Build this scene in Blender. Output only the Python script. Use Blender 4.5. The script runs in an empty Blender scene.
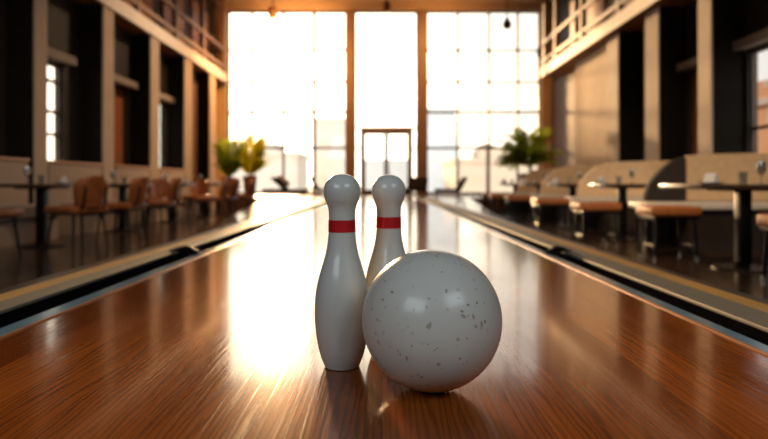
import bpy, bmesh, math, random
from mathutils import Vector, Matrix, Quaternion
random.seed(7)
PI = math.pi
S = bpy.context.scene
C = S.collection
FL = -0.36            # cafe floor level; the lane deck is z = 0
CAMH = 0.362

# ------------------------------------------------------------------ materials
def nt(m):
    m.use_nodes = True
    return m.node_tree.nodes, m.node_tree.links

def mat(name, col, rough=0.5, metal=0.0, var=0.12, nscale=6.0, bump=0.0, coat=0.0, coat_rough=0.1, stretch=(1, 1, 1), spec=0.5, sheen=0.0):
    m = bpy.data.materials.new(name)
    N, L = nt(m)
    b = N['Principled BSDF']
    tc = N.new('ShaderNodeTexCoord'); mp = N.new('ShaderNodeMapping')
    mp.inputs['Scale'].default_value = stretch
    L.new(tc.outputs['Object'], mp.inputs['Vector'])
    no = N.new('ShaderNodeTexNoise'); no.inputs['Scale'].default_value = nscale; no.inputs['Detail'].default_value = 4
    L.new(mp.outputs['Vector'], no.inputs['Vector'])
    r = N.new('ShaderNodeValToRGB')
    r.color_ramp.elements[0].position = 0.3; r.color_ramp.elements[1].position = 0.7
    r.color_ramp.elements[0].color = (*[c * (1 - var) for c in col], 1)
    r.color_ramp.elements[1].color = (*[min(1, c * (1 + var)) for c in col], 1)
    L.new(no.outputs['Fac'], r.inputs['Fac']); L.new(r.outputs['Color'], b.inputs['Base Color'])
    b.inputs['Roughness'].default_value = rough; b.inputs['Metallic'].default_value = metal
    b.inputs['Specular IOR Level'].default_value = spec
    b.inputs['Coat Weight'].default_value = coat; b.inputs['Coat Roughness'].default_value = coat_rough
    if sheen: b.inputs['Sheen Weight'].default_value = sheen
    if bump:
        bp = N.new('ShaderNodeBump'); bp.inputs['Strength'].default_value = bump; bp.inputs['Distance'].default_value = 0.01
        L.new(no.outputs['Fac'], bp.inputs['Height']); L.new(bp.outputs['Normal'], b.inputs['Normal'])
    return m

def math_node(N, L, op, a, b=None):
    n = N.new('ShaderNodeMath'); n.operation = op
    for i, v in enumerate((a, b)):
        if v is None: continue
        if isinstance(v, (int, float)): n.inputs[i].default_value = v
        else: L.new(v, n.inputs[i])
    return n.outputs[0]

def mixrgb(N, L, fac, a, b, mode='MIX'):
    n = N.new('ShaderNodeMix'); n.data_type = 'RGBA'; n.blend_type = mode
    for k, v in ((0, fac), (6, a), (7, b)):
        if isinstance(v, (int, float)): n.inputs[k].default_value = v
        elif isinstance(v, tuple): n.inputs[k].default_value = (*v, 1)
        else: L.new(v, n.inputs[k])
    return n.outputs[2]

def wood_planks(name, light, mid, dark, row=0.13, length=2.6, rough=0.2, coat=0.5, grain=1.0):
    m = bpy.data.materials.new(name)
    N, L = nt(m); b = N['Principled BSDF']
    tc = N.new('ShaderNodeTexCoord'); sx = N.new('ShaderNodeSeparateXYZ')
    L.new(tc.outputs['Object'], sx.inputs[0])
    cb = N.new('ShaderNodeCombineXYZ'); L.new(sx.outputs['Y'], cb.inputs['X']); L.new(sx.outputs['X'], cb.inputs['Y'])
    br = N.new('ShaderNodeTexBrick')
    L.new(cb.outputs[0], br.inputs['Vector'])
    br.inputs['Scale'].default_value = 1.0; br.inputs['Brick Width'].default_value = length; br.inputs['Row Height'].default_value = row
    br.inputs['Mortar Size'].default_value = 0.0007; br.inputs['Mortar Smooth'].default_value = 0.3
    br.inputs['Color1'].default_value = (0, 0, 0, 1); br.inputs['Color2'].default_value = (1, 1, 1, 1); br.inputs['Mortar'].default_value = (0.5, 0.5, 0.5, 1)
    br.offset = 0.37; br.offset_frequency = 2
    rnd = N.new('ShaderNodeSeparateColor'); L.new(br.outputs['Color'], rnd.inputs[0])
    off = math_node(N, L, 'MULTIPLY', rnd.outputs[0], 9.0)
    # cathedral grain: stretched rings
    def coords(sxv, syv):
        x = math_node(N, L, 'MULTIPLY', sx.outputs['X'], sxv); x = math_node(N, L, 'ADD', x, off)
        y = math_node(N, L, 'MULTIPLY', sx.outputs['Y'], syv); y = math_node(N, L, 'ADD', y, off)
        c = N.new('ShaderNodeCombineXYZ'); L.new(x, c.inputs[0]); L.new(y, c.inputs[1]); L.new(off, c.inputs[2])
        return c.outputs[0]
    wv = N.new('ShaderNodeTexWave'); wv.bands_direction = 'X'
    wv.inputs['Scale'].default_value = 12.0; wv.inputs['Distortion'].default_value = 16.0; wv.inputs['Detail'].default_value = 3
    wv.inputs['Detail Scale'].default_value = 0.9
    L.new(coords(2.2, 0.17), wv.inputs['Vector'])
    fib = N.new('ShaderNodeTexNoise'); fib.inputs['Scale'].default_value = 1.0; fib.inputs['Detail'].default_value = 5; fib.inputs['Roughness'].default_value = .65
    L.new(coords(190, 3.0), fib.inputs['Vector'])
    big = N.new('ShaderNodeTexNoise'); big.inputs['Scale'].default_value = 1.0; big.inputs['Detail'].default_value = 3
    L.new(coords(7, 0.6), big.inputs['Vector'])
    wr = N.new('ShaderNodeValToRGB'); wr.color_ramp.elements[0].position = .02; wr.color_ramp.elements[1].position = .55
    L.new(wv.outputs['Fac'], wr.inputs['Fac'])
    base = mixrgb(N, L, rnd.outputs[0], mid, light)
    bigf = N.new('ShaderNodeMapRange'); bigf.inputs[1].default_value = .3; bigf.inputs[2].default_value = .7
    L.new(big.outputs['Fac'], bigf.inputs[0])
    base = mixrgb(N, L, bigf.outputs[0], base, mid)
    g = math_node(N, L, 'SUBTRACT', 1.0, wr.outputs['Color']); g = math_node(N, L, 'MULTIPLY', g, big.outputs['Fac']); g = math_node(N, L, 'MULTIPLY', g, .85 * grain)
    base = mixrgb(N, L, g, base, dark)
    fr = N.new('ShaderNodeMapRange'); fr.inputs[1].default_value = .52; fr.inputs[2].default_value = .72; L.new(fib.outputs['Fac'], fr.inputs[0])
    g2 = math_node(N, L, 'MULTIPLY', fr.outputs[0], 0.4 * grain)
    base = mixrgb(N, L, g2, base, dark)
    mo = math_node(N, L, 'MULTIPLY', br.outputs['Fac'], 0.8)
    base = mixrgb(N, L, mo, base, tuple(c * .5 for c in dark))
    L.new(base, b.inputs['Base Color'])
    rr = math_node(N, L, 'MULTIPLY', fr.outputs[0], 0.08); rr = math_node(N, L, 'ADD', rr, rough)
    L.new(rr, b.inputs['Roughness'])
    b.inputs['Coat Weight'].default_value = coat; b.inputs['Coat Roughness'].default_value = 0.07
    bp = N.new('ShaderNodeBump'); bp.inputs['Strength'].default_value = 0.05; bp.inputs['Distance'].default_value = 0.0015
    h = math_node(N, L, 'ADD', fr.outputs[0], br.outputs['Fac']); bp.invert = True
    L.new(h, bp.inputs['Height']); L.new(bp.outputs['Normal'], b.inputs['Normal'])
    return m

def glass_mat(name, tint=(1, 1, 1), refl=0.06):
    m = bpy.data.materials.new(name); N, L = nt(m)
    out = N['Material Output']; N.remove(N['Principled BSDF'])
    t = N.new('ShaderNodeBsdfTransparent'); g = N.new('ShaderNodeBsdfGlossy'); mx = N.new('ShaderNodeMixShader')
    no = N.new('ShaderNodeTexNoise'); no.inputs['Scale'].default_value = .7
    tr = mixrgb(N, L, no.outputs['Fac'], tint, tuple(c * .97 for c in tint))
    L.new(tr, t.inputs['Color']); g.inputs['Roughness'].default_value = 0.02
    mx.inputs[0].default_value = refl
    L.new(t.outputs[0], mx.inputs[1]); L.new(g.outputs[0], mx.inputs[2]); L.new(mx.outputs[0], out.inputs['Surface'])
    return m

M = {}
M['lane'] = wood_planks('lane_wood', (.52, .140, .022), (.24, .054, .008), (.055, .011, .002), row=.125, rough=.13, coat=.3)
M['cafe_floor'] = wood_planks('cafe_floor_boards', (.075, .038, .022), (.05, .024, .014), (.02, .01, .006), row=.2, length=1.6, rough=.22, coat=.25, grain=.6)
M['terrace'] = wood_planks('terrace_boards', (.34, .17, .08), (.26, .12, .05), (.12, .05, .02), row=.2, length=2, rough=.3, coat=.3, grain=.5)
M['blue_metal'] = mat('edge_strip_metal', (.15, .29, .40), .22, .1, .1, 12)
M['gutter'] = mat('gutter_black', (.006, .006, .007), 1.0, 0, .2, 8, spec=0.0)
M['ledge'] = mat('ledge_greige', (.16, .155, .125), .55, 0, .1, 5)
M['yellow'] = mat('trim_ochre', (.50, .28, .06), .55, 0, .12, 6)
M['skirt'] = mat('skirt_black', (.014, .012, .012), .4, 0, .2, 5)
M['lip'] = mat('lip_copper_wood', (.55, .26, .12), .25, .2, .1, 9)
M['beige'] = mat('plaster_beige', (.50, .40, .30), .75, 0, .08, 3, .1)
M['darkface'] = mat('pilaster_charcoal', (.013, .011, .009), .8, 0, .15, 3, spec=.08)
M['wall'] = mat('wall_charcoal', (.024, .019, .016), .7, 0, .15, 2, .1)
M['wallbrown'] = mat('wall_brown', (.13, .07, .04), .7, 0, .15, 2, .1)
M['lintel'] = mat('lintel_stone', (.26, .22, .18), .7, 0, .1, 4)
M['booth'] = mat('booth_back_sand_leather', (.74, .54, .33), .6, 0, .08, 14, .1)
M['plaster'] = mat('plaster_sand', (.62, .50, .36), .8, 0, .08, 3, .1)
M['ceil'] = mat('ceiling_paint', (.42, .30, .20), .8, 0, .06, 2)
M['fascia'] = mat('balcony_fascia', (.85, .79, .70), .55, 0, .06, 3)
M['soffit'] = mat('balcony_soffit_wood', (.36, .17, .07), .5, 0, .15, 4, stretch=(1, .1, 1))
M['railm'] = mat('balcony_rail', (.26, .16, .095), .5, 0, .1, 4)
M['shutter'] = mat('shutter_wood', (.32, .12, .045), .45, 0, .2, 8, stretch=(4, 4, .3))
M['frame'] = mat('window_frame_bronze', (.06, .034, .02), .5, .1, .1, 6)
M['post'] = mat('window_post_brown', (.20, .115, .06), .55, 0, .1, 4)
M['jamb'] = mat('window_jamb_tan', (.58, .40, .22), .6, 0, .08, 4)
M['glass'] = glass_mat('window_glass', refl=.02)
M['greyglass'] = glass_mat('window_glass_grey', (.62, .68, .70), .1)
M['leather'] = mat('leather_cognac', (.40, .125, .035), .38, 0, .2, 14, .1)
M['cushion'] = mat('stool_cushion_orange', (.46, .16, .045), .5, 0, .15, 16, .1)
M['blackmetal'] = mat('black_metal', (.018, .017, .017), .35, .6, .2, 10)
M['chrome'] = mat('chrome_cap', (.75, .7, .62), .15, 1.0, .05, 10)
M['tabletop'] = mat('table_dark_wood', (.075, .038, .022), .28, 0, .25, 6, stretch=(1, 8, 1), coat=.3)
M['bench'] = mat('bench_beige_fabric', (.36, .28, .215), .85, 0, .08, 40, .15, sheen=.2)
M['benchtop'] = mat('bench_lit_edge_tan', (.55, .32, .18), .5, 0, .1, 8)
M['whiteseat'] = mat('bench_seat_cream', (.82, .76, .68), .5, 0, .06, 20, .08)
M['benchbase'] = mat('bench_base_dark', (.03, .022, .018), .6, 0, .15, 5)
M['glassware'] = glass_mat('drinking_glass', (.88, .9, .92), .32)
M['napkin'] = mat('napkin_white', (.72, .72, .74), .8, 0, .05, 30, .1)
M['china'] = mat('plate_white', (.7, .69, .68), .25, 0, .04, 20)
M['terracotta'] = mat('pot_terracotta', (.36, .14, .06), .7, 0, .12, 6, .1)
M['soil'] = mat('potting_soil', (.03, .02, .012), .95, 0, .3, 30, .3)
def leaf_mat(name, col):
    m = mat(name, col, .5, 0, .35, 6); N, L = nt(m); b = N['Principled BSDF']; out = N['Material Output']
    t = N.new('ShaderNodeBsdfTranslucent'); mx = N.new('ShaderNodeMixShader'); mx.inputs[0].default_value = .5
    t.inputs['Color'].default_value = (col[0] * 2.2, col[1] * 2.0, col[2] * 1.2, 1)
    L.new(b.outputs[0], mx.inputs[1]); L.new(t.outputs[0], mx.inputs[2]); L.new(mx.outputs[0], out.inputs['Surface'])
    return m
M['leaf'] = leaf_mat('leaf_translucent_yellow_green', (.40, .42, .03)); M['leafdark'] = leaf_mat('leaf_translucent_green', (.20, .27, .03))
M['stem'] = mat('stem_brown', (.12, .08, .03), .7, 0, .2, 8)
M['lounge'] = mat('lounger_dark_weave', (.03, .024, .022), .95, 0, .2, 40, .1, spec=.05)
M['pillow'] = mat('pillow_grey', (.30, .27, .27), .9, 0, .08, 30, .15)
M['lampbrown'] = mat('lamp_bronze', (.20, .10, .04), .4, .3, .1, 8)
M['lampdark'] = mat('lamp_dark', (.03, .025, .02), .4, .3, .1, 8)
M['lens'] = mat('lamp_lens', (.8, .6, .4), .3, 0, .05, 8)
M['ground'] = mat('plaza_paving', (.78, .68, .56), .8, 0, .08, 1.2)
def building_mat(name, col, win, w, h):
    m = bpy.data.materials.new(name); N, L = nt(m); b = N['Principled BSDF']
    tc = N.new('ShaderNodeTexCoord'); sx = N.new('ShaderNodeSeparateXYZ'); L.new(tc.outputs['Object'], sx.inputs[0])
    s = math_node(N, L, 'ADD', sx.outputs['X'], sx.outputs['Y'])
    fx = math_node(N, L, 'FRACT', math_node(N, L, 'DIVIDE', s, w)); fz = math_node(N, L, 'FRACT', math_node(N, L, 'DIVIDE', sx.outputs['Z'], h))
    mk = math_node(N, L, 'MULTIPLY', math_node(N, L, 'GREATER_THAN', fx, .4), math_node(N, L, 'GREATER_THAN', fz, .45))
    L.new(mixrgb(N, L, mk, col, win), b.inputs['Base Color']); b.inputs['Roughness'].default_value = .8
    return m
M['bpale'] = building_mat('building_pale_grey', (.74, .80, .84), (.71, .77, .81), 1.6, 1.5)  # outdoor haze painted in as pale facades with faint windows
M['bcream'] = building_mat('building_cream', (.88, .80, .70), (.85, .76, .65), 2.0, 1.6)
M['btan'] = building_mat('building_tan', (.84, .70, .54), (.80, .66, .50), 1.8, 1.5)
M['bbrick'] = building_mat('building_brick', (.42, .20, .10), (.34, .30, .30), 2.2, 1.7)
M['parasol'] = mat('parasol_canvas', (.5, .36, .24), .8, 0, .06, 8)

# pin and ball
def pin_mat():
    m = mat('pin_white_lacquer', (.56, .58, .56), .25, 0, .03, 9, 0, .35, .1, spec=.4)
    return m
M['pin'] = pin_mat()
M['red'] = mat('pin_red_band', (.50, .012, .018), .3, 0, .06, 20, 0, .5, .08)
def ball_mat():
    m = bpy.data.materials.new('ball_speckled_white'); N, L = nt(m); b = N['Principled BSDF']
    tc = N.new('ShaderNodeTexCoord')
    n0 = N.new('ShaderNodeTexNoise'); n0.inputs['Scale'].default_value = 22; n0.inputs['Detail'].default_value = 2
    L.new(tc.outputs['Object'], n0.inputs['Vector'])
    dist = N.new('ShaderNodeVectorMath'); dist.operation = 'MULTIPLY_ADD'; dist.inputs[1].default_value = (.03,) * 3
    L.new(n0.outputs['Color'], dist.inputs[0]); L.new(tc.outputs['Object'], dist.inputs[2])
    vo = N.new('ShaderNodeTexVoronoi'); vo.inputs['Scale'].default_value = 100; vo.inputs['Randomness'].default_value = 1
    L.new(dist.outputs[0], vo.inputs['Vector'])
    sc = N.new('ShaderNodeSeparateColor'); L.new(vo.outputs['Color'], sc.inputs[0])
    size = math_node(N, L, 'MULTIPLY', math_node(N, L, 'POWER', sc.outputs[0], 1.8), .40)
    dot = math_node(N, L, 'LESS_THAN', vo.outputs['Distance'], size)
    n1 = N.new('ShaderNodeTexNoise'); n1.inputs['Scale'].default_value = 14; n1.inputs['Detail'].default_value = 2
    L.new(tc.outputs['Object'], n1.inputs['Vector'])
    cl = N.new('ShaderNodeMapRange'); cl.inputs[1].default_value = .36; cl.inputs[2].default_value = .52; L.new(n1.outputs['Fac'], cl.inputs[0])
    pick = math_node(N, L, 'GREATER_THAN', sc.outputs[1], .15)
    dot = math_node(N, L, 'MULTIPLY', math_node(N, L, 'MULTIPLY', dot, cl.outputs[0]), pick)
    dot = math_node(N, L, 'MULTIPLY', dot, .8)
    sp = mixrgb(N, L, sc.outputs[2], (.17, .10, .05), (.34, .27, .19))
    L.new(mixrgb(N, L, dot, (.60, .60, .56), sp), b.inputs['Base Color'])
    b.inputs['Roughness'].default_value = .28; b.inputs['Coat Weight'].default_value = .25; b.inputs['Coat Roughness'].default_value = .12; b.inputs['Specular IOR Level'].default_value = .35
    return m
M['ball'] = ball_mat()

# ------------------------------------------------------------------ mesh helpers
def box(bm, x0, x1, y0, y1, z0, z1, bev=0.0, seg=2):
    x0, x1 = min(x0, x1), max(x0, x1); y0, y1 = min(y0, y1), max(y0, y1)
    g = bmesh.ops.create_cube(bm, size=1)['verts']
    for v in g:
        v.co = Vector(((x0 + x1) / 2 + v.co.x * (x1 - x0), (y0 + y1) / 2 + v.co.y * (y1 - y0), (z0 + z1) / 2 + v.co.z * (z1 - z0)))
    if bev:
        es = list({e for v in g for e in v.link_edges})
        bmesh.ops.bevel(bm, geom=es, offset=bev, segments=seg, profile=.6, affect='EDGES')

def tube(bm, pts, radii, seg=10, cap=True):
    pts = [Vector(p) for p in pts]
    if isinstance(radii, (int, float)): radii = [radii] * len(pts)
    rings = []
    for i, p in enumerate(pts):
        d = (pts[min(i + 1, len(pts) - 1)] - pts[max(i - 1, 0)]).normalized()
        a = Vector((0, 0, 1)) if abs(d.z) < .9 else Vector((1, 0, 0))
        u = d.cross(a).normalized(); w = d.cross(u).normalized()
        rings.append([bm.verts.new(p + (u * math.cos(2 * PI * k / seg) + w * math.sin(2 * PI * k / seg)) * radii[i]) for k in range(seg)])
    for a, b in zip(rings, rings[1:]):
        for k in range(seg): bm.faces.new((a[k], a[(k + 1) % seg], b[(k + 1) % seg], b[k]))
    if cap:
        bm.faces.new(rings[0][::-1]); bm.faces.new(rings[-1])

def lathe(bm, prof, seg=48, c=(0, 0, 0)):
    rings = []
    for r, z in prof:
        if r < 1e-5: rings.append([bm.verts.new((c[0], c[1], c[2] + z))])
        else: rings.append([bm.verts.new((c[0] + r * math.cos(2 * PI * k / seg), c[1] + r * math.sin(2 * PI * k / seg), c[2] + z)) for k in range(seg)])
    for a, b in zip(rings, rings[1:]):
        for k in range(seg):
            k2 = (k + 1) % seg
            if len(a) == 1 and len(b) == 1: continue
            if len(a) == 1: bm.faces.new((a[0], b[k2], b[k]))
            elif len(b) == 1: bm.faces.new((a[k], a[k2], b[0]))
            else: bm.faces.new((a[k], a[k2], b[k2], b[k]))
    return rings

def prism(bm, poly, y0, y1, axis='y'):
    def P(a, b, t): return (a, t, b) if axis == 'y' else (t, a, b)
    A = [bm.verts.new(P(a, b, y0)) for a, b in poly]; B = [bm.verts.new(P(a, b, y1)) for a, b in poly]
    n = len(poly)
    for i in range(n): bm.faces.new((A[i], A[(i + 1) % n], B[(i + 1) % n], B[i]))
    bm.faces.new(A[::-1]); bm.faces.new(B)

def obj(name, bm, m, parent=None, smooth=False, angle=40):
    bmesh.ops.recalc_face_normals(bm, faces=bm.faces)
    me = bpy.data.meshes.new(name); bm.to_mesh(me); bm.free()
    me.materials.append(m)
    if smooth:
        for p in me.polygons: p.use_smooth = True
        me.set_sharp_from_angle(angle=math.radians(angle))
    o = bpy.data.objects.new(name, me); C.objects.link(o)
    if parent: o.parent = parent
    return o

def nb(): return bmesh.new()

def tag(o, label=None, cat=None, group=None, kind=None):
    if label: o['label'] = label
    if cat: o['category'] = cat
    if group: o['group'] = group
    if kind: o['kind'] = kind
    return o

def thing(name, label, cat, loc=(0, 0, 0), rz=0, group=None):
    o = bpy.data.objects.new(name, None); C.objects.link(o)
    o.empty_display_size = .1
    o.location = loc; o.rotation_euler = (0, 0, rz)
    return tag(o, label, cat, group)

def dup(root, loc, rz, label=None, group=None):
    r = root.copy(); C.objects.link(r); r.location = loc; r.rotation_euler = (0, 0, rz)
    if label: r['label'] = label
    if group: r['group'] = group
    for ch in list(root.children):
        c = ch.copy(); C.objects.link(c); c.parent = r
        for g in list(ch.children):
            d = g.copy(); C.objects.link(d); d.parent = c
    return r

def struct(name, bm, m, parent=None, smooth=False):
    o = obj(name, bm, m, parent, smooth)
    if not parent: o['kind'] = 'structure'
    return o

class Proto:
    """first placement uses the prototype itself, later ones are copies"""
    def __init__(s, root): s.root = root; s.used = False
    def put(s, loc, rz, label, group):
        if not s.used:
            s.used = True; s.root.location = loc; s.root.rotation_euler = (0, 0, rz)
            s.root['label'] = label; s.root['group'] = group
            return s.root
        return dup(s.root, loc, rz, label, group)

# ------------------------------------------------------------------ the shell
YB = 18.0
XL, XR = -5.02, 5.10
CEIL = 5.78
bm = nb(); box(bm, XL - .3, XR + .3, -6.2, YB + .3, FL - .2, FL)
struct('floor', bm, M['cafe_floor'])
bm = nb(); box(bm, XL - .3, XR + .3, -6.2, YB + .3, CEIL, CEIL + .2)
struct('ceiling', bm, M['ceil'])
bm = nb(); box(bm, XL - .3, XR + .3, -6.4, -6.2, FL - .2, CEIL + .2)
struct('wall_rear', bm, M['wall'])

# terrace (window bay raised to lane level) with low ramps beside the lane
TY = 14.3
bm = nb(); box(bm, -4.0, 4.55, TY, YB + .05, FL, -.002)
struct('floor', bm, M['terrace'])
for x0, x1 in ((-2.75, -1.42), (1.33, 2.1)):
    bm = nb(); prism(bm, [(8.8, FL + .001), (TY, FL + .001), (TY, -.003)], x0, x1, axis='x')
    struct('floor', bm, M['cafe_floor'])

def side_wall(sign, X, openings, y0=-6.2, y1=YB + .3, name='wall_left'):
    """thick wall with rectangular openings (ya, yb, za, zb)"""
    xa, xb = (X - .13, X) if sign < 0 else (X, X + .13)
    bm = nb(); cur = y0
    for ya, yb, za, zb in sorted(openings):
        box(bm, xa, xb, cur, ya, FL, CEIL)
        box(bm, xa, xb, ya, yb, FL, za); box(bm, xa, xb, ya, yb, zb, CEIL)
        cur = yb
    box(bm, xa, xb, cur, y1, FL, CEIL)
    struct(name, bm, M['wall'])

LO = [(8.42, 9.4, .45, 2.2), (10.5, 11.78, .45, 2.2), (12.6, 13.88, .45, 2.2)]
RO = [(7.05, 8.33, .45, 2.2), (8.95, 9.97, .45, 2.2)]
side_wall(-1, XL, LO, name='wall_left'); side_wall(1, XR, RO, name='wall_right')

wn = [0]
def side_window(sign, X, o, kind):
    ya, yb, za, zb = o
    wn[0] += 1
    xi = X - sign * -.04 if False else X
    bm = nb(); t = .035
    x0, x1 = (X - .12, X - .04) if sign < 0 else (X + .04, X + .12)
    box(bm, x0, x1, ya, ya + t, za, zb); box(bm, x0, x1, yb - t, yb, za, zb)
    box(bm, x0, x1, ya + t, yb - t, za, za + t); box(bm, x0, x1, ya + t, yb - t, zb - t, zb)
    if kind == 'glass':
        for z in ((1.11, 1.46, 1.93) if sign < 0 else (1.12,)): box(bm, x0, x1, ya + t, yb - t, z - .02, z + .02)
        if sign < 0: box(bm, x0, x1, (ya + yb) / 2 - .02, (ya + yb) / 2 + .02, za, zb)
    w = struct('window_%d' % wn[0], bm, M['frame'])
    xm = (x0 + x1) / 2
    bm = nb(); box(bm, xm - .006, xm + .006, ya + t, yb - t, za + t, zb - t)
    obj('shutter_panel' if kind == 'shutter' else 'pane', bm, {'glass': M['glass'], 'shutter': M['shutter'], 'grey': M['greyglass']}[kind], w)
    bm = nb()
    xs = (X - .02, X + .17) if sign < 0 else (X - .17, X + .02)
    box(bm, *xs, ya - .05, yb + .1, zb + .02, zb + .15, .01)
    obj('lintel', bm, M['lintel'], w)
for o, k in zip(LO, ('glass', 'shutter', 'grey')): side_window(-1, XL, o, k)
for o, k in zip(RO, ('glass', 'shutter')): side_window(1, XR, o, k)

# pilasters: dark body, beige plaster face towards the room
tn = [0]
BAL_Z = 3.32
def pilaster(sign, X, Xi, y0, y1, top=BAL_Z, warm=False):
    tn[0] += 1
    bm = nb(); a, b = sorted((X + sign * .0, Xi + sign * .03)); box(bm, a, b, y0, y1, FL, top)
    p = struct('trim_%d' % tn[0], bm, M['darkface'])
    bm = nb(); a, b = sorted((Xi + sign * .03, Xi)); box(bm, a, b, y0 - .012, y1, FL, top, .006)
    obj('plaster_face', bm, M['beige'], p)
LC = [(3.75, 4.2), (5.8, 6.25), (7.97, 8.25), (9.93, 10.3), (11.95, 12.4), (14.0, 14.55), (16.05, 16.6)]
RC = [(4.5, 4.9), (6.5, 6.9), (8.4, 8.74), (10.0, 10.5), (11.7, 12.3)]
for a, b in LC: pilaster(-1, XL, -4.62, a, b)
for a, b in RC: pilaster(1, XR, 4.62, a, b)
# plaster panel on the right, flush with the last pilaster
bm = nb(); box(bm, 4.74, XR, 12.32, 14.7, FL, BAL_Z)
struct('wall_right', bm, M['plaster'])
bm = nb(); box(bm, XR - .06, XR - .002, 14.7, YB - .02, FL, BAL_Z); struct('wall_right', bm, M['wallbrown'])
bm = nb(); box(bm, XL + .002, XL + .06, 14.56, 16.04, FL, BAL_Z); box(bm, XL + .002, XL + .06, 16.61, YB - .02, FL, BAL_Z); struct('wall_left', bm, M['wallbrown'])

# balconies
def balcony(sign, X, label):
    Xf = -4.58 if sign < 0 else 4.45; Xw = X
    t = thing('balcony', label, 'balcony', (0, 0, 0))
    YE = 17.75 if sign < 0 else 16.75
    a, b = sorted((Xf - sign * -.05, Xw))
    bm = nb(); box(bm, a, b, 2.5, YE, BAL_Z + .02, BAL_Z + .24); obj('slab', bm, M['soffit'], t)
    a, b = sorted((Xf, Xf + sign * .06))
    bm = nb(); box(bm, a, b, 2.5, YE, BAL_Z, BAL_Z + .26, .008); obj('fascia', bm, M['fascia'], t)
    for z, h in ((BAL_Z + .44, .1), (BAL_Z + .95, .09)):
        a, b = sorted((Xf + sign * .03, Xf + sign * .10))
        bm = nb(); box(bm, a, b, 2.5, YE - .03, z - h / 2, z + h / 2, .006); obj('rail', bm, M['railm'], t)
    ys = (5.2, 7.25, 9.3, 11.35, 13.45, 15.5, YE - .2)
    for y in ys:
        a, b = sorted((Xf + sign * .02, Xf + sign * .14))
        bm = nb(); box(bm, a, b, y - .07, y + .07, BAL_Z + .24, CEIL, .006); obj('post', bm, M['railm'], t)
    a, b = sorted((Xw, Xw - sign * .05))
    for y0, y1 in zip(ys, ys[1:]):
        bm = nb(); box(bm, a, b, y0 + .15, y1 - .5, BAL_Z + .26, 5.2); obj('wall_panel', bm, M['shutter'], t)
balcony(-1, XL, 'long gallery balcony with tan fascia and railing above the left pilasters')
balcony(1, XR, 'long gallery balcony with tan fascia and railing above the right pilasters')

# ------------------------------------------------------------------ window wall
HD = 5.55
bm = nb(); box(bm, XL, XR, YB - .1, YB + .25, HD, CEIL); struct('wall_back', bm, M['ceil'])
for x0, x1 in ((XL, -4.66), (4.76, XR)):
    bm = nb(); box(bm, x0, x1, YB - .18, YB + .25, FL, HD, .01); tn[0] += 1; struct('trim_%d' % tn[0], bm, M['jamb'])
for x0, x1 in ((-1.06, -.84), (1.08, 1.33)):
    bm = nb(); box(bm, x0, x1, YB - .15, YB + .25, FL, HD, .01); tn[0] += 1; struct('trim_%d' % tn[0], bm, M['post'])

def glazing(x0, x1, verts, rows, heavy=(), base=0.0):
    wn[0] += 1
    bm = nb(); y0, y1 = YB + .03, YB + .11; t = .05
    box(bm, x0, x0 + t, y0, y1, base, HD); box(bm, x1 - t, x1, y0, y1, base, HD)
    box(bm, x0 + t, x1 - t, y0, y1, base, base + .08); box(bm, x0 + t, x1 - t, y0, y1, HD - .05, HD)
    for v in verts:
        w = .10 if v in heavy else .065
        box(bm, v - w / 2, v + w / 2, y0, y1, base + .08, HD - .05)
    for r in rows:
        w = .07 if r < 3 else .04
        box(bm, x0 + t, x1 - t, y0 + .01, y1 - .01, r - w / 2, r + w / 2)
    # small bosses where the bars cross
    for v in list(verts) + [x0 + .03, x1 - .03]:
        for r in rows:
            box(bm, v - .05, v + .05, y0 - .012, y0 + .02, r - .05, r + .05, .01)
    w = struct('window_%d' % wn[0], bm, M['frame'])
    bm = nb(); box(bm, x0 + .02, x1 - .02, YB + .065, YB + .075, base + .04, HD - .02)
    obj('pane', bm, M['glass'], w)
    return w
ROWS = (1.42, 2.5, 3.41, 4.37)
glazing(-4.66, -1.06, (-3.92, -2.98, -2.05), ROWS, heavy=(-2.05,))
glazing(1.33, 4.76, (2.29, 3.23, 4.10), ROWS)
wn[0] += 1
bm = nb(); y0, y1 = YB + .03, YB + .11
box(bm, -.84, -.79, y0, y1, 0, HD); box(bm, 1.03, 1.08, y0, y1, 0, HD); box(bm, -.79, 1.03, y0, y1, HD - .05, HD)
box(bm, -.79, 1.03, y0, y1, 2.0, 2.05); box(bm, -.79, 1.03, y0, y1, 0, .05)
for x0, x1 in ((-.79, -.66), (.92, 1.03)): box(bm, x0, x1, y0 + .01, y1 - .01, 1.40, 1.44)
w = struct('window_%d' % wn[0], bm, M['frame'])
bm = nb(); box(bm, -.8, 1.04, YB + .065, YB + .075, 2.04, HD - .02); obj('pane', bm, M['glass'], w)
for x0, x1 in ((-.8, -.655), (.92, 1.04)):
    bm = nb(); box(bm, x0, x1, YB + .065, YB + .075, .04, 2.01); obj('pane', bm, M['glass'], w)
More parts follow.
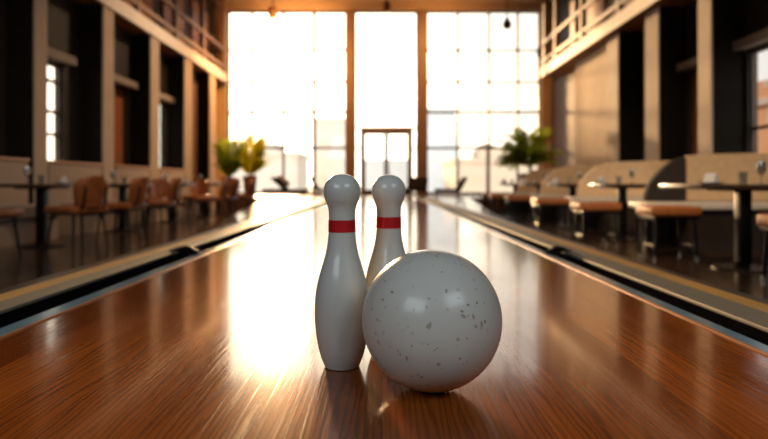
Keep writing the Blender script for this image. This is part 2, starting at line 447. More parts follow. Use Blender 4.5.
# double door
bm = nb()
box(bm, -.655, -.575, YB - .02, YB + .13, 0, 2.0, .006); box(bm, .84, .92, YB - .02, YB + .13, 0, 2.0, .006); box(bm, -.575, .84, YB - .02, YB + .13, 1.91, 2.0, .006)
d = struct('door_1', bm, M['post'])
for x0, x1 in ((-.572, .128), (.137, .837)):
    bm = nb()
    box(bm, x0, x0 + .07, YB + .02, YB + .08, .01, 1.905); box(bm, x1 - .07, x1, YB + .02, YB + .08, .01, 1.905)
    box(bm, x0 + .07, x1 - .07, YB + .02, YB + .08, .01, .16); box(bm, x0 + .07, x1 - .07, YB + .02, YB + .08, 1.835, 1.905)
    lf = obj('door_leaf', bm, M['frame'], d)
    bm = nb(); box(bm, x0 + .06, x1 - .06, YB + .045, YB + .055, .15, 1.845); obj('pane', bm, M['glass'], lf)
    hx = .09 if x1 < .13 else .175
    bm = nb(); tube(bm, [(hx, YB - .01, .75), (hx, YB - .01, 1.15)], .012); tube(bm, [(hx, YB - .01, .8), (hx, YB + .03, .8)], .008); tube(bm, [(hx, YB - .01, 1.1), (hx, YB + .03, 1.1)], .008)
    obj('handle', bm, M['chrome'], lf, True)

# ------------------------------------------------------------------ bowling lane
LY0, LY1 = -2.0, 14.295
lane = thing('bowling_lane', 'polished wooden bowling lane with gutters running to the tall windows', 'bowling lane', (0, 0, 0))
L0, R0 = -.885, .805
bm = nb(); box(bm, L0, R0, LY0, LY1, -.12, 0); obj('lane_deck', bm, M['lane'], lane)
for s, x0, e in ((-1, L0, (.010, .062, .179, .267, .350, .50)), (1, R0, (.010, .050, .140, .256, .334, .46))):
    X = [x0 + s * v for v in e]
    bm = nb(); box(bm, x0, X[0], LY0, LY1, -.12, .004, .002); obj('lane_lip', bm, M['lip'], lane)
    bm = nb(); box(bm, X[0], X[1], LY0, LY1, -.12, .002, .002); obj('edge_strip', bm, M['blue_metal'], lane)
    bm = nb()       # gutter: a shallow round channel
    n = 12; pr = []
    for k in range(n + 1):
        a = PI * k / n; xm = (X[1] + X[2]) / 2; hw = abs(X[2] - X[1]) / 2
        pr.append((xm - s * hw * math.cos(a), -.004 - .045 * math.sin(a)))
    pr += [(X[2], -.1), (X[1], -.1)]
    prism(bm, pr, LY0, LY1); obj('gutter', bm, M['gutter'], lane, True, 30)
    bm = nb(); box(bm, X[2], X[3], LY0, LY1, -.12, .006, .004); obj('ledge', bm, M['ledge'], lane)
    bm = nb(); box(bm, X[3], X[4], LY0, LY1, -.12, .003, .003); obj('ochre_trim', bm, M['yellow'], lane)
    bm = nb(); box(bm, X[4], X[5], LY0, LY1, FL, -.02, .01); obj('skirt', bm, M['skirt'], lane)
    bm = nb(); box(bm, min(x0, X[4]), max(x0, X[4]), LY0, LY1, FL, -.121); obj('platform', bm, M['skirt'], lane)
    yb_ = 3.05
    bm = nb(); xm = (X[1] + X[2]) / 2
    tube(bm, [(X[1] - s * .01, yb_, .006), (xm, yb_ + .03, .022), (X[2] + s * .02, yb_ + .09, .012)], [.012, .02, .012], 10)
    box(bm, min(X[2], X[2] + s * .04), max(X[2], X[2] + s * .04), yb_ + .05, yb_ + .15, .004, .016, .003)
    o = obj('gutter_bracket', bm, M['blackmetal'], lane, True)

# ------------------------------------------------------------------ pins and ball
K = 1.181 / 597.3
prof_px = [(366, 0), (366, 15.6), (365.4, 16.6), (363, 17.6), (355, 20.6), (345, 23.1), (330, 25.4), (316, 26.3), (303, 26.2), (290, 25.0), (277, 22.4), (264, 18.8), (252, 15.6), (242, 13.9), (232, 13.0), (222, 12.7), (214, 12.7), (209, 13.2), (204.5, 14.6), (199.5, 16.6), (194, 17.7), (189.5, 17.7), (184.5, 16.5), (180, 13.8), (176.5, 9.8), (174.6, 5.2), (174, 0)]
def catmull(P, n=5):
    out = []
    for i in range(len(P) - 1):
        p0 = P[max(i - 1, 0)]; p1 = P[i]; p2 = P[i + 1]; p3 = P[min(i + 2, len(P) - 1)]
        for k in range(n):
            t = k / n
            f = lambda a, b, c, d: .5 * (2 * b + (c - a) * t + (2 * a - 5 * b + 4 * c - d) * t * t + (3 * b - a - 3 * c + d) * t ** 3)
            out.append((max(0, f(p0[0], p1[0], p2[0], p3[0])), f(p0[1], p1[1], p2[1], p3[1])))
    out.append(P[-1]); return out
prof = [(r * K * 1.035, (366 - y) * K) for y, r in prof_px]
fine = [prof[0], prof[1]] + catmull(prof[1:], 5)[1:]
def rad_at(z):
    for (r0, z0), (r1, z1) in zip(fine, fine[1:]):
        if z0 <= z <= z1 and z1 > z0: return r0 + (r1 - r0) * (z - z0) / (z1 - z0)
    return .02
pin = thing('bowling_pin', 'x', 'bowling pin')
bm = nb(); lathe(bm, fine, 72); obj('pin_body', bm, M['pin'], pin, True, 60)
zb0, zb1 = (366 - 231.8) * K, (366 - 219.8) * K
bm = nb()
zs = [zb0 + (zb1 - zb0) * i / 8 for i in range(9)]
lathe(bm, [(rad_at(zb0) - .001, zb0)] + [(rad_at(z) + .0007, z) for z in zs] + [(rad_at(zb1) - .001, zb1)], 72)
obj('red_band', bm, M['red'], pin, True, 60)
P = Proto(pin)
P.put((-.079, 1.181, .0005), .3, 'front white bowling pin with red neck band, left of the ball', 'bowling pins on the lane')
P.put((.0145, 1.285, .0005), 1.2, 'rear white bowling pin with red neck band, partly hidden behind the ball', 'bowling pins on the lane')
RB = .1222
bm = nb(); bmesh.ops.create_uvsphere(bm, u_segments=96, v_segments=64, radius=RB)
ball = obj('bowling_ball', bm, M['ball'], None, True, 180)
ball.location = (.087, 1.05, RB + .0005); ball.rotation_euler = (.4, .3, 1.1)
tag(ball, 'large glossy off-white speckled bowling ball on the wooden lane', 'bowling ball')

# ------------------------------------------------------------------ furniture prototypes
def legs4(parent, hx, hy, top, r0, r1, splay, m, caps=True):
    for sx in (-1, 1):
        for sy in (-1, 1):
            bm = nb()
            tube(bm, [(sx * hx, sy * hy, top), (sx * (hx + splay), sy * (hy + splay), .0)], [r0, r1], 10)
            lg = obj('leg', bm, m, parent, True)
            if caps:
                bm = nb(); x, y = sx * (hx + splay), sy * (hy + splay)
                lathe(bm, [(0, .0), (r1 + .005, .0), (r1 + .006, .012), (r1 + .004, .035), (0, .036)], 12, (x, y, .0))
                obj('foot_cap', bm, M['chrome'], lg, True)

def make_chair():
    t = thing('dining_chair', 'x', 'chair')      # faces +Y local; backrest at -Y
    bm = nb(); box(bm, -.23, .23, -.22, .24, .40, .475, .03, 3); obj('seat', bm, M['leather'], t, True)
    bm = nb()     # curved shield backrest
    nu, nv = 12, 10; F = []; B = []
    for j in range(nv + 1):
        v = j / nv; z = .47 + .33 * v
        half = .145 + .055 * math.sin(min(1, v * 1.25) * PI / 2) - .055 * max(0, v - .75) / .25 * max(0, v - .75) / .25
        rowF, rowB = [], []
        for i in range(nu + 1):
            u = -1 + 2 * i / nu
            y = -.245 - .07 * v + .07 * u * u
            zz = z - .035 * u * u * v
            rowF.append(bm.verts.new((u * half, y + .02, zz))); rowB.append(bm.verts.new((u * half, y - .02, zz)))
        F.append(rowF); B.append(rowB)
    for j in range(nv):
        for i in range(nu):
            bm.faces.new((F[j][i], F[j][i + 1], F[j + 1][i + 1], F[j + 1][i])); bm.faces.new((B[j][i + 1], B[j][i], B[j + 1][i], B[j + 1][i + 1]))
    for j in range(nv):
        bm.faces.new((F[j][0], F[j + 1][0], B[j + 1][0], B[j][0])); bm.faces.new((F[j][nu], B[j][nu], B[j + 1][nu], F[j + 1][nu]))
    for i in range(nu):
        bm.faces.new((F[0][i], B[0][i], B[0][i + 1], F[0][i + 1])); bm.faces.new((F[nv][i], F[nv][i + 1], B[nv][i + 1], B[nv][i]))
    obj('backrest', bm, M['leather'], t, True, 50)
    for s in (-1, 1):
        bm = nb(); tube(bm, [(s * .13, -.2, .42), (s * .13, -.268, .5), (s * .125, -.30, .68)], .012, 8); obj('back_support', bm, M['blackmetal'], t, True)
    legs4(t, .17, .17, .41, .016, .011, .04, M['blackmetal'], False)
    bm = nb(); box(bm, -.19, .19, -.19, .2, .385, .402, .004); obj('seat_frame', bm, M['blackmetal'], t)
    return t

def make_stool():
    t = thing('stool', 'x', 'stool')
    bm = nb(); box(bm, -.24, .24, -.2, .2, .40, .50, .035, 3); obj('cushion', bm, M['cushion'], t, True)
    bm = nb(); box(bm, -.22, .22, -.18, .18, .375, .401, .005); obj('seat_frame', bm, M['blackmetal'], t)
    legs4(t, .18, .14, .38, .018, .014, .02, M['blackmetal'], True)
    bm = nb(); z = .12
    for a, b in (((-.19, -.15), (.19, -.15)), ((.19, -.15), (.19, .15)), ((.19, .15), (-.19, .15)), ((-.19, .15), (-.19, -.15))):
        tube(bm, [(*a, z), (*b, z)], .007, 8)
    obj('stretcher', bm, M['blackmetal'], t, True)
    return t

def make_table(w, dpt):
    t = thing('cafe_table', 'x', 'table')
    bm = nb(); box(bm, -w / 2, w / 2, -dpt / 2, dpt / 2, .672, .712, .008); obj('tabletop', bm, M['tabletop'], t, True)
    bm = nb(); box(bm, -.05, .05, -.05, .05, .02, .66, .012); obj('pedestal', bm, M['blackmetal'], t, True)
    bm = nb(); box(bm, -.2, .2, -.2, .2, .655, .671, .004); obj('top_bracket', bm, M['blackmetal'], t)
    bm = nb(); lathe(bm, [(0, 0), (.24, 0), (.24, .012), (.1, .024), (.06, .05), (0, .05)], 32); obj('base', bm, M['blackmetal'], t, True)
    return t

TT = FL + .7125     # table top level in the room
def make_wine():
    t = thing('wine_glass', 'x', 'glass')
    bm = nb(); lathe(bm, [(0, .075), (.022, .082), (.037, .105), (.040, .13), (.033, .19), (.031, .19), (.038, .13), (.035, .106), (.02, .085), (0, .08)], 20); obj('bowl', bm, M['glassware'], t, True)
    bm = nb(); lathe(bm, [(0, 0), (.033, 0), (.033, .003), (.006, .008), (.0045, .04), (.006, .078), (0, .078)], 20); obj('stem', bm, M['glassware'], t, True)
    return t
def make_tumbler():
    bm = nb(); lathe(bm, [(0, 0), (.030, 0), (.036, .1), (.0335, .1), (.028, .008), (0, .008)], 20)
    return tag(obj('tumbler', bm, M['glassware'], None, True), 'x', 'glass')
def make_plate():
    bm = nb(); lathe(bm, [(0, 0), (.06, 0), (.068, .004), (.11, .014), (.112, .017), (.068, .008), (0, .006)], 32)
    return tag(obj('plate', bm, M['china'], None, True), 'x', 'plate')
def make_napkin():
    bm = nb()
    prism(bm, [(-.045, 0), (.045, 0), (.012, .075), (0, .09), (-.012, .075)], -.05, .05)
    bmesh.ops.bevel(bm, geom=bm.edges[:], offset=.005, segments=2, affect='EDGES')
    return tag(obj('napkin', bm, M['napkin'], None, True), 'x', 'napkin')

chairP = Proto(make_chair()); stoolP = Proto(make_stool())
tabP = Proto(make_table(.64, .64)); tabW = Proto(make_table(1.1, .72))
wineP, tumP, plateP, napP = Proto(make_wine()), Proto(make_tumbler()), Proto(make_plate()), Proto(make_napkin())
ORD = ['nearest', 'second', 'third', 'fourth', 'fifth']

LTX = -3.88; LTY = [6.82, 8.95, 11.1, 13.2]
RTX = 3.05; RTY = [5.08, 7.65, 9.65, 11.7, 13.75]
def settings(x, y, side, i, flip):
    w = f'{ORD[i]} dark table on the {side} side'
    g = f'tableware on the {side} tables'
    f = 1 if flip else -1
    wineP.put((x + f * .10, y - .12, TT), 0, f'clear stemmed wine glass on the {w}', g)
    tumP.put((x - f * .10, y - .2, TT), 0, f'short clear tumbler on the {w}', g)
    plateP.put((x - f * .24, y + .02, TT), 0, f'white plate on the {w}', g)
    napP.put((x - f * .24, y + .02, TT + .0085), .5, f'folded white napkin on the plate of the {w}', g)
for i, y in enumerate(LTY):
    tabP.put((LTX, y, FL), 0, f'{ORD[i]} dark pedestal cafe table beside the left bench wall', 'cafe tables on the left')
    settings(LTX, y, 'left', i, False)
for i, y in enumerate(RTY):
    (tabW if i == 0 else tabP).put((RTX + (.02 if i else .02), y, FL), 0, f'{ORD[i]} dark pedestal cafe table along the right side', 'cafe tables on the right')
    settings(RTX, y, 'right', i, True)

# left chairs (rz: local +Y is the facing direction)
LEFT = PI / 2; 
CH = [(-3.74, 5.62, LEFT + PI, 'brown leather chair cut by the left edge of the photo'),
      (-3.27, 6.42, 1.1, 'brown leather chair with rounded back at the nearest left table'),
      (-3.22, 7.40, LEFT - .1, 'brown leather chair just behind the nearest left rounded-back chair'),
      (-3.26, 8.70, LEFT + .12, 'brown leather chair on the aisle side of the second left table'),
      (-3.80, 9.95, PI, 'brown leather chair between the second and third left tables, back to the windows'),
      (-3.15, 10.95, LEFT + .25, 'brown leather chair on the aisle side of the third left table'),
      (-3.12, 11.75, LEFT - .1, 'brown leather chair just beyond the third left table'),
      (-3.80, 12.20, PI, 'brown leather chair between the third and fourth left tables, back to the windows'),
      (-3.12, 13.05, LEFT + .2, 'brown leather chair on the aisle side of the farthest left table')]
for x, y, rz, lb in CH: chairP.put((x, y, FL), rz, lb, 'leather chairs on the left')

ST = [(3.03, 4.27, 'orange cushioned stool cut by the right edge of the photo'),
      (2.80, 5.85, 'orange cushioned stool before the nearest cream booth bench on the right'),
      (2.50, 7.00, 'orange cushioned stool just before the second right table'),
      (2.50, 8.90, 'orange cushioned stool just before the third right table'),
      (2.50, 10.9, 'orange cushioned stool between the third and fourth right tables'),
      (2.45, 12.3, 'orange cushioned stool just beyond the fourth right table'),
      (2.42, 13.05, 'orange cushioned stool farthest down the right side')]
for x, y, lb in ST: stoolP.put((x, y, FL), 0, lb, 'orange stools on the right')

# left benches: one per bay between pilasters
LB = [(6.27, 7.83), (8.30, 9.88), (10.37, 11.93), (12.42, 13.98)]
for i, (a, b) in enumerate(LB):
    t = thing('bench', f'beige upholstered wall bench in the {["nearest","second","third","fourth"][i]} bay on the left wall', 'bench', (-4.62, (a + b) / 2, FL), 0, 'wall benches on the left')
    h = (b - a) / 2 - .01
    bm = nb(); box(bm, 0, .43, -h, h, .30, .45, .025, 3); obj('seat', bm, M['bench'], t, True)
    bm = nb(); box(bm, .02, .38, -h, h, 0, .299); obj('base', bm, M['bench'], t)
    bm = nb(); box(bm, -.14, -.005, -h, h, .0, 1.0, .012); obj('backrest', bm, M['bench'], t, True)
    bm = nb(); box(bm, -.15, .01, -h, h, 1.001, 1.04, .01); obj('lit_top_edge', bm, M['benchtop'], t, True)  # light catching the backrest's top edge, painted as a tan strip

# right booths: bench facing the camera, back behind with a swept end
RBY = [6.25, 8.62, 10.75, 12.7]
for i, y in enumerate(RBY):
    t = thing('booth_bench', f'{ORD[i]} cream booth bench with high back on the right side', 'bench', (0, y, FL), 0, 'booth benches on the right')
    bm = nb(); box(bm, 2.78, 4.6, 0, .5, .44, .515, .02, 2); obj('seat', bm, M['whiteseat'], t, True)
    bm = nb(); box(bm, 3.25, 4.58, .05, .5, 0, .454); obj('base', bm, M['benchbase'], t)
    for lx in (2.86,):
        for ly in (.06, .44):
            bm = nb(); tube(bm, [(lx, ly, 0), (lx, ly, .455)], .016, 8); obj('leg', bm, M['blackmetal'], t, True)
    sweep = [(3.3, .98), (3.2, .90), (3.1, .80), (3.02, .70), (2.98, .516)]
    main = [(4.6, .516), (4.6, 1.07), (3.7, 1.05), (3.45, 1.03)]
    for nm, pts, mm in ((('backrest', main + [(3.45, .516)], 'booth'), ('shaded_end', [(3.445, .516), (3.445, 1.02)] + sweep, 'benchbase')) if i == 0 else (('backrest', main + sweep, 'booth'),)):  # shade on the nearest booth's end put in as a dark piece
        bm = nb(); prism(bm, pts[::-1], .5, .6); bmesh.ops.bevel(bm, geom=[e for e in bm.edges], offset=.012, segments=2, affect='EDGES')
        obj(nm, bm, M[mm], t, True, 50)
    bm = nb(); prism(bm, [(2.98, 0), (2.98, .515), (4.58, .515), (4.58, 0)][::-1], .502, .6); obj('back_panel', bm, M['benchbase'], t)

# ------------------------------------------------------------------ plants
def frond(bm, base, az, length, rise, droop, lw, n=13):
    d = Vector((math.cos(az), math.sin(az), 0)); side = Vector((-d.y, d.x, 0))
    pts = []
    for k in range(n + 1):
        s = k / n
        pts.append(Vector(base) + d * (length * (s ** .9)) + Vector((0, 0, rise * math.sin(s * PI * .5) - droop * s * s)))
    for k in range(n):
        a, b = pts[k], pts[k + 1]
        w = .006
        vs = [bm.verts.new(a + side * w), bm.verts.new(a - side * w), bm.verts.new(b - side * w), bm.verts.new(b + side * w)]
        bm.faces.new(vs)
        if k < 1: continue
        s = k / n; ll = lw * math.sin(PI * (.12 + .85 * s)) + .02
        for sg in (-1, 1):
            fwd = (b - a).normalized()
            tip = a + side * sg * ll * .8 + fwd * ll * .7 - Vector((0, 0, .25 * ll * random.random()))
            mid = a + side * sg * ll * .4 + fwd * ll * .2
            mid2 = a + side * sg * ll * .35 + fwd * ll * .55
            bm.faces.new([bm.verts.new(a), bm.verts.new(mid), bm.verts.new(tip), bm.verts.new(mid2)])
def palm(label, loc, pot_h, pot_r, m, fr, spread, rise, droop, lw, stem_h=.15, bias=None):
    t = thing('potted_palm', label, 'potted plant', loc)
    bm = nb(); lathe(bm, [(0, 0), (pot_r * .72, 0), (pot_r * .95, pot_h * .9), (pot_r, pot_h * .9), (pot_r, pot_h), (pot_r * .88, pot_h), (pot_r * .86, pot_h * .9), (0, pot_h * .9)], 32)
    obj('pot', bm, M['terracotta'], t, True, 40)
    bm = nb(); lathe(bm, [(0, 0), (pot_r * .85, 0), (pot_r * .5, .03), (0, .035)], 24, (0, 0, pot_h * .9)); obj('soil', bm, M['soil'], t, True)
    bm = nb()
    for k in range(5):
        a = k * 1.25; tube(bm, [(.03 * math.cos(a), .03 * math.sin(a), pot_h * .9), (.05 * math.cos(a), .05 * math.sin(a), pot_h + stem_h)], [.014, .009], 6)
    obj('stem', bm, M['stem'], t, True)
    bm = nb()
    for k in range(fr):
        a = k * 2.399 + random.random() * .3
        if bias is not None and random.random() < .5: a = bias + random.uniform(-.8, .8)
        q = .45 + .75 * random.random()
        frond(bm, (.05 * math.cos(a), .05 * math.sin(a), pot_h + stem_h * .8), a, spread * q, rise * random.uniform(.25, 1.12), droop * q, lw)
    obj('foliage', bm, m, t)
palm('leafy palm in terracotta pot before the left window, lit yellow green', (-3.45, 15.6, 0), .55, .19, M['leaf'], 80, .46, .98, .0, .15, .02, bias=.1)
palm('darker leafy palm in terracotta pot nearest the left wall', (-3.72, 14.55, 0), .5, .19, M['leafdark'], 60, .38, .9, .0, .15, .02)
palm('tall arching green palm in pot before the right window jamb', (3.72, 15.0, 0), .6, .26, M['leafdark'], 70, .80, 1.05, .35, .24, .2, bias=PI)

# ------------------------------------------------------------------ loungers and lounge chairs on the terrace
def make_lounger(label, loc, rz, pillow):
    t = thing('lounge_chair', label, 'lounge chair', loc, rz)   # long axis X, back at -X
    bm = nb(); box(bm, -.58, .6, -.3, .3, .12, .205, .012); obj('seat', bm, M['lounge'], t, True)
    bm = nb(); prism(bm, [(-.04, .19), (.05, .205), (-.28, .52), (-.36, .49)], -.29, .29); bmesh.ops.bevel(bm, geom=bm.edges[:], offset=.008, segments=2, affect='EDGES')
    obj('backrest', bm, M['lounge'], t, True)
    for x in (-.42, .45):
        for y in (-.25, .25):
            bm = nb(); tube(bm, [(x, y, .14), (x * 1.06, y, 0)], [.018, .013], 8); obj('leg', bm, M['blackmetal'], t, True)
    if pillow:
        bm = nb(); bmesh.ops.create_uvsphere(bm, u_segments=24, v_segments=12, radius=1)
        for v in bm.verts:
            x, y, z = v.co
            f = lambda a: math.copysign(abs(a) ** .6, a)
            v.co = Vector((f(x) * .2, f(y) * .24, z * .075))
        p = obj('pillow', bm, M['pillow'], None, True, 180)
        p.location = (loc[0] - .055, loc[1], loc[2] + .42); p.rotation_euler = (0, math.radians(41), 0)
        tag(p, 'grey pillow leaning on the left lounge chair', 'pillow')
make_lounger('dark low lounge chair with grey pillow before the left window', (-2.60, 16.1, 0), 0, True)

def make_easy(label, loc, rz):
    t = thing('lounge_chair', label, 'lounge chair', loc, rz)
    bm = nb(); box(bm, -.34, .3, -.3, .3, .13, .21, .015); obj('seat', bm, M['lounge'], t, True)
    bm = nb(); prism(bm, [(-.34, .15), (-.26, .21), (-.46, .53), (-.54, .50)][::-1], -.29, .29); bmesh.ops.bevel(bm, geom=bm.edges[:], offset=.008, segments=2, affect='EDGES'); obj('backrest', bm, M['lounge'], t, True)
    for x in (-.28, .25):
        for y in (-.25, .25):
            bm = nb(); tube(bm, [(x, y, .15), (x * 1.1, y, 0)], [.018, .013], 8); obj('leg', bm, M['blackmetal'], t, True)
make_easy('dark low lounge chair standing before the right window', (1.74, 16.1, 0), PI)
make_easy('dark lounge chair before the right window post, behind the rear pin', (.92, 16.6, 0), PI / 2 + 2.9)
make_easy('dark lounge chair seen just left of the front pin head', (-1.50, 16.9, 0), .1)

# ------------------------------------------------------------------ ceiling fixtures
def pendant(label, x, y, z, kind):
    t = thing('pendant_lamp', label, 'lamp', (x, y, z))
    top = CEIL - z
    if kind == 'can':
        bm = nb(); lathe(bm, [(0, .02), (.09, .0), (.115, .0), (.115, .28), (.06, .32), (0, .32)], 28); obj('lamp_shade', bm, M['lampbrown'], t, True)
        bm = nb(); lathe(bm, [(0, 0), (.095, .004), (.1, .03), (0, .03)], 24, (0, 0, -.012)); obj('lens', bm, M['lens'], t, True)
        lo = .31
    else:
        bm = nb(); lathe(bm, [(r * 1.25, z) for r, z in [(0, 0), (.06, .015), (.095, .07), (.1, .13), (.07, .22), (.03, .30), (.02, .34), (0, .34)]], 28); obj('lamp_shade', bm, M['lampdark'], t, True)
        lo = .33
    bm = nb(); tube(bm, [(0, 0, lo), (0, 0, top)], .016, 8); obj('cord', bm, M['lampdark'], t, True)
    bm = nb(); lathe(bm, [(0, top), (.06, top), (.05, top - .03), (0, top - .03)], 20); obj('ceiling_rose', bm, M['lampdark'], t, True)
pendant('brown can pendant lamp at the top above the left window', -2.98, 16.3, 4.86, 'can')
pendant('brown can pendant lamp at the top above the double door', .13, 16.3, 5.02, 'can')
pendant('dark teardrop pendant lamp at the top above the right window', 3.35, 16.0, 4.48, 'drop')
for x, lb in ((-1.98, 'round recessed ceiling light above the left window'), (2.38, 'round recessed ceiling light above the right window')):
    t = thing('recessed_light', lb, 'ceiling light', (x, 17.3, CEIL - .0015))
    bm = nb(); lathe(bm, [(.09, 0), (.12, 0), (.12, -.02), (.09, -.02), (.09, 0)], 28); obj('ring', bm, M['fascia'], t, True)
    bm = nb(); lathe(bm, [(0, 0), (.088, 0), (.088, -.012), (0, -.018)], 28); obj('diffuser', bm, M['lens'], t, True)
t = thing('spotlight', 'small dark spotlight on the right balcony edge near the window', 'spotlight', (4.45, 16.6, 3.78))
bm = nb(); tube(bm, [(0, 0, .0), (-.09, 0, .04), (-.09, 0, .18)], .012, 8); obj('bracket', bm, M['lampdark'], t, True)
bm = nb(); tube(bm, [(-.09, .05, .32), (-.11, -.08, .12)], [.05, .06], 16); obj('lamp_head', bm, M['lampdark'], t, True)

# ------------------------------------------------------------------ outside
bm = nb(); box(bm, -90, 90, YB + .32, 160, -.7, -.5); struct('ground', bm, M['ground'])
bm = nb(); box(bm, -40, -5.35, -10, YB + .31, -.7, -.5); struct('ground', bm, M['ground'])
bm = nb(); box(bm, 5.45, 40, -10, YB + .31, -.7, -.5); struct('ground', bm, M['ground'])
def building(label, x0, x1, y0, y1, h, m, cap):
    t = thing('building', label, 'building', ((x0 + x1) / 2, (y0 + y1) / 2, -.5))
    a, b = (x1 - x0) / 2, (y1 - y0) / 2
    bm = nb(); box(bm, -a, a, -b, b, 0, h); obj('facade', bm, m, t)
    bm = nb(); box(bm, -a - .15, a + .15, -b - .15, b + .15, h, h + .35); obj('parapet', bm, m, t)
    if cap:
        bm = nb(); box(bm, -a * .4, a * .3, -b * .5, b * .5, h + .35, h + 1.2); obj('roof_hut', bm, m, t)
building('pale grey block outside, seen left in the right window', 4.6, 7.5, 60, 70, 8.0, M['bpale'], False)
building('cream block outside, seen right in the left window', -6.4, -3.0, 56, 64, 6.6, M['bcream'], False)
building('low tan building outside the right window behind the parasol', 5.6, 13, 46, 54, 2.4, M['btan'], True)
building('low cream building outside the left window behind the lounge chair', -12.6, -6.8, 48, 55, 3.0, M['bcream'], True)
building('low pale building outside, seen through the double door', -2.6, 3.6, 74, 82, 3.4, M['bpale'], False)
building('brick house outside the nearest right window', 11.5, 17, 15.0, 24, 3.2, M['bbrick'], True)
t = thing('parasol', 'tan parasol standing outside the right window', 'parasol', (4.2, 24, -.5))
bm = nb(); lathe(bm, [(.52, 2.25), (.3, 2.36), (.02, 2.45), (0, 2.45), (0, 2.43), (.3, 2.33), (.5, 2.23), (.52, 2.25)], 8); obj('canopy', bm, M['parasol'], t)
bm = nb(); tube(bm, [(0, 0, .04), (0, 0, 2.44)], .03, 10); obj('pole', bm, M['post'], t, True)
bm = nb(); lathe(bm, [(0, 0), (.25, 0), (.25, .04), (.05, .07), (0, .07)], 20); obj('base', bm, M['post'], t, True)

# ------------------------------------------------------------------ light
SUN_AZ, SUN_EL = -.185, math.radians(6.8)
sd = Vector((SUN_AZ, 1, 0)).normalized() * math.cos(SUN_EL) + Vector((0, 0, math.sin(SUN_EL)))
sl = bpy.data.lights.new('sun', 'SUN'); sl.energy = 7.5; sl.color = (1, .60, .28); sl.angle = math.radians(3.0)
so = bpy.data.objects.new('sun', sl); C.objects.link(so)
so.rotation_euler = (-sd).to_track_quat('-Z', 'Y').to_euler(); so.location = (-4, 30, 10)

fl = bpy.data.lights.new('facade_fill', 'SUN'); fl.energy = 3.1; fl.color = (1, .92, .8); fl.angle = math.radians(80)  # added second sun, brightens the outdoor facades only
fo = bpy.data.objects.new('facade_fill', fl); C.objects.link(fo); fo.rotation_euler = Vector((0, 1, -.35)).to_track_quat('-Z', 'Y').to_euler(); fo.location = (0, -20, 14)
w = bpy.data.worlds.new('sky'); S.world = w
w.use_nodes = True; N, L = w.node_tree.nodes, w.node_tree.links
bg = N['Background']
tc = N.new('ShaderNodeTexCoord')
nv = N.new('ShaderNodeVectorMath'); nv.operation = 'NORMALIZE'; L.new(tc.outputs['Generated'], nv.inputs[0])
dp = N.new('ShaderNodeVectorMath'); dp.operation = 'DOT_PRODUCT'; dp.inputs[1].default_value = sd; L.new(nv.outputs[0], dp.inputs[0])
dt = math_node(N, L, 'MAXIMUM', dp.outputs['Value'], 0.0)
sz = N.new('ShaderNodeSeparateXYZ'); L.new(nv.outputs[0], sz.inputs[0])
up = N.new('ShaderNodeMapRange'); up.inputs[1].default_value = -.02; up.inputs[2].default_value = .6; L.new(sz.outputs['Z'], up.inputs[0])
base = mixrgb(N, L, up.outputs[0], (.88, .79, .68), (.58, .70, .84))
def glow(p, a, col):
    v = math_node(N, L, 'MULTIPLY', math_node(N, L, 'POWER', dt, p), a)
    return mixrgb(N, L, 1.0, (0, 0, 0), (0, 0, 0)) if False else (v, col)
def addglow(c, p, a, col):
    v = math_node(N, L, 'MULTIPLY', math_node(N, L, 'POWER', dt, p), a)
    sc_ = N.new('ShaderNodeVectorMath'); sc_.operation = 'SCALE'; sc_.inputs[0].default_value = col; L.new(v, sc_.inputs['Scale'])
    ad = N.new('ShaderNodeVectorMath'); ad.operation = 'ADD'; L.new(c, ad.inputs[0]); L.new(sc_.outputs[0], ad.inputs[1])
    return ad.outputs[0]
c = addglow(base, 3.0, .45, (1, .82, .60))
c = addglow(c, 24.0, 5.5, (1, .84, .58))
L.new(c, bg.inputs['Color']); bg.inputs['Strength'].default_value = 1.0

def area(name, loc, target, sx, sy, energy, col, portal=False):
    l = bpy.data.lights.new(name, 'AREA'); l.shape = 'RECTANGLE'; l.size = sx; l.size_y = sy; l.energy = energy; l.color = col
    o = bpy.data.objects.new(name, l); C.objects.link(o); o.location = loc
    o.rotation_euler = (Vector(target) - Vector(loc)).to_track_quat('-Z', 'Y').to_euler()
    if portal: l.cycles.is_portal = True
    return o
area('portal', (0, YB + .3, 2.7), (0, 0, 2.7), 9.6, 5.7, 1, (1, 1, 1), True)
area('rear_soft_fill', (-2.2, -2.2, 2.6), (0, 1.1, .1), 2.6, 1.6, 55, (.84, .95, 1.0))  # unseen area light standing in for a window behind the camera
area('rear_soft_fill', (2.6, -1.8, 3.2), (0, 1.1, .1), 2.6, 1.6, 55, (.84, .95, 1.0))  # second unseen stand-in for a rear window
def spot(name, loc, target, e, col, ang=80, r=.3):
    l = bpy.data.lights.new(name, 'SPOT'); l.energy = e; l.color = col; l.spot_size = math.radians(ang); l.spot_blend = .9; l.shadow_soft_size = r
    o = bpy.data.objects.new(name, l); C.objects.link(o); o.location = loc
    o.rotation_euler = (Vector(target) - Vector(loc)).to_track_quat('-Z', 'Y').to_euler()
WARM = (1, .46, .14)
spot('left_wall_fill', (-2.98, 16.2, 4.75), (-4.9, 15.5, 2.0), 500, (1, .52, .2), 100)  # added spot imitating the orange bloom beside the window
spot('left_wall_fill', (-1.2, 13.0, 5.3), (-4.6, 11.6, 1.8), 620, (1, .62, .34), 80)  # unseen spot added to lift the left pilasters and fascia
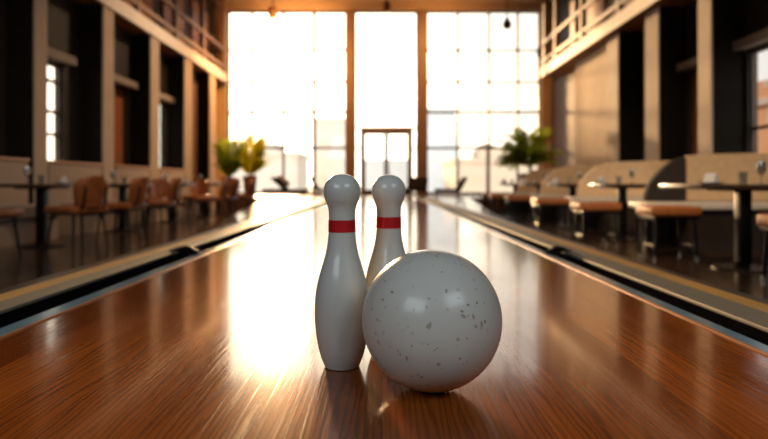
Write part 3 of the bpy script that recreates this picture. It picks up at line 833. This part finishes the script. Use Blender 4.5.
spot('left_wall_fill', (-2.0, 16.4, 5.0), (-4.7, 15.4, 1.6), 420, (1, .45, .13), 90)  # unseen, added for more orange bloom on the left wall
spot('cafe_fill', (1.0, 6.0, 5.4), (3.6, 10.6, .2), 700, (1, .72, .45), 42)  # unseen fill added so the farther right booths look sunlit
spot('right_wall_fill', (3.35, 15.9, 4.4), (5.0, 14.6, 2.8), 150, WARM, 110)  # added warm spot standing in for bloom on the right wall
spot('window_bloom_fill', (-2.2, 15.4, 4.7), (-2.6, 18, 3.4), 900, WARM, 130)  # unseen spot added to put bloom colour on window posts
spot('window_bloom_fill', (1.6, 15.4, 4.7), (1.6, 18, 3.0), 450, WARM, 130)  # same added bloom light for the right-hand posts
spot('ceiling_bloom_fill', (-2.4, 16.6, 3.9), (-2.4, 16.8, 5.8), 300, WARM, 140)  # added uplight imitating bloom on the ceiling
spot('ceiling_bloom_fill', (1.6, 16.6, 3.9), (1.6, 16.8, 5.8), 170, WARM, 140)  # weaker added uplight, ceiling bloom on the right
spot('cafe_fill', (-.5, 3.5, 5.5), (-3.4, 9.0, -.2), 450, (1, .70, .45), 55)  # unseen fill added to brighten the left chairs
spot('cafe_fill', (.5, 2.5, 5.5), (3.5, 7.0, -.3), 1100, (1, .70, .42), 38)  # unseen fill added to brighten the nearest right booth

# ------------------------------------------------------------------ camera
cd = bpy.data.cameras.new('camera'); cam = bpy.data.objects.new('camera', cd); C.objects.link(cam)
cam.location = (0, 0, CAMH); cam.rotation_euler = (PI / 2, 0, 0)
cd.sensor_width = 36; cd.lens = 28
cd.shift_x = 2 / 768; cd.shift_y = -36.5 / 768
cd.clip_end = 500; cd.clip_start = .02
cd.dof.use_dof = True; cd.dof.focus_distance = 1.08; cd.dof.aperture_fstop = 2.7
S.camera = cam
S.view_settings.view_transform = 'Standard'; S.view_settings.look = 'None'
S.view_settings.exposure = 0; S.view_settings.gamma = 1
S.cycles.use_denoising = True
S.cycles.max_bounces = 10; S.cycles.transparent_max_bounces = 16
S.cycles.caustics_reflective = False; S.cycles.caustics_refractive = False
S.cycles.sample_clamp_indirect = 6
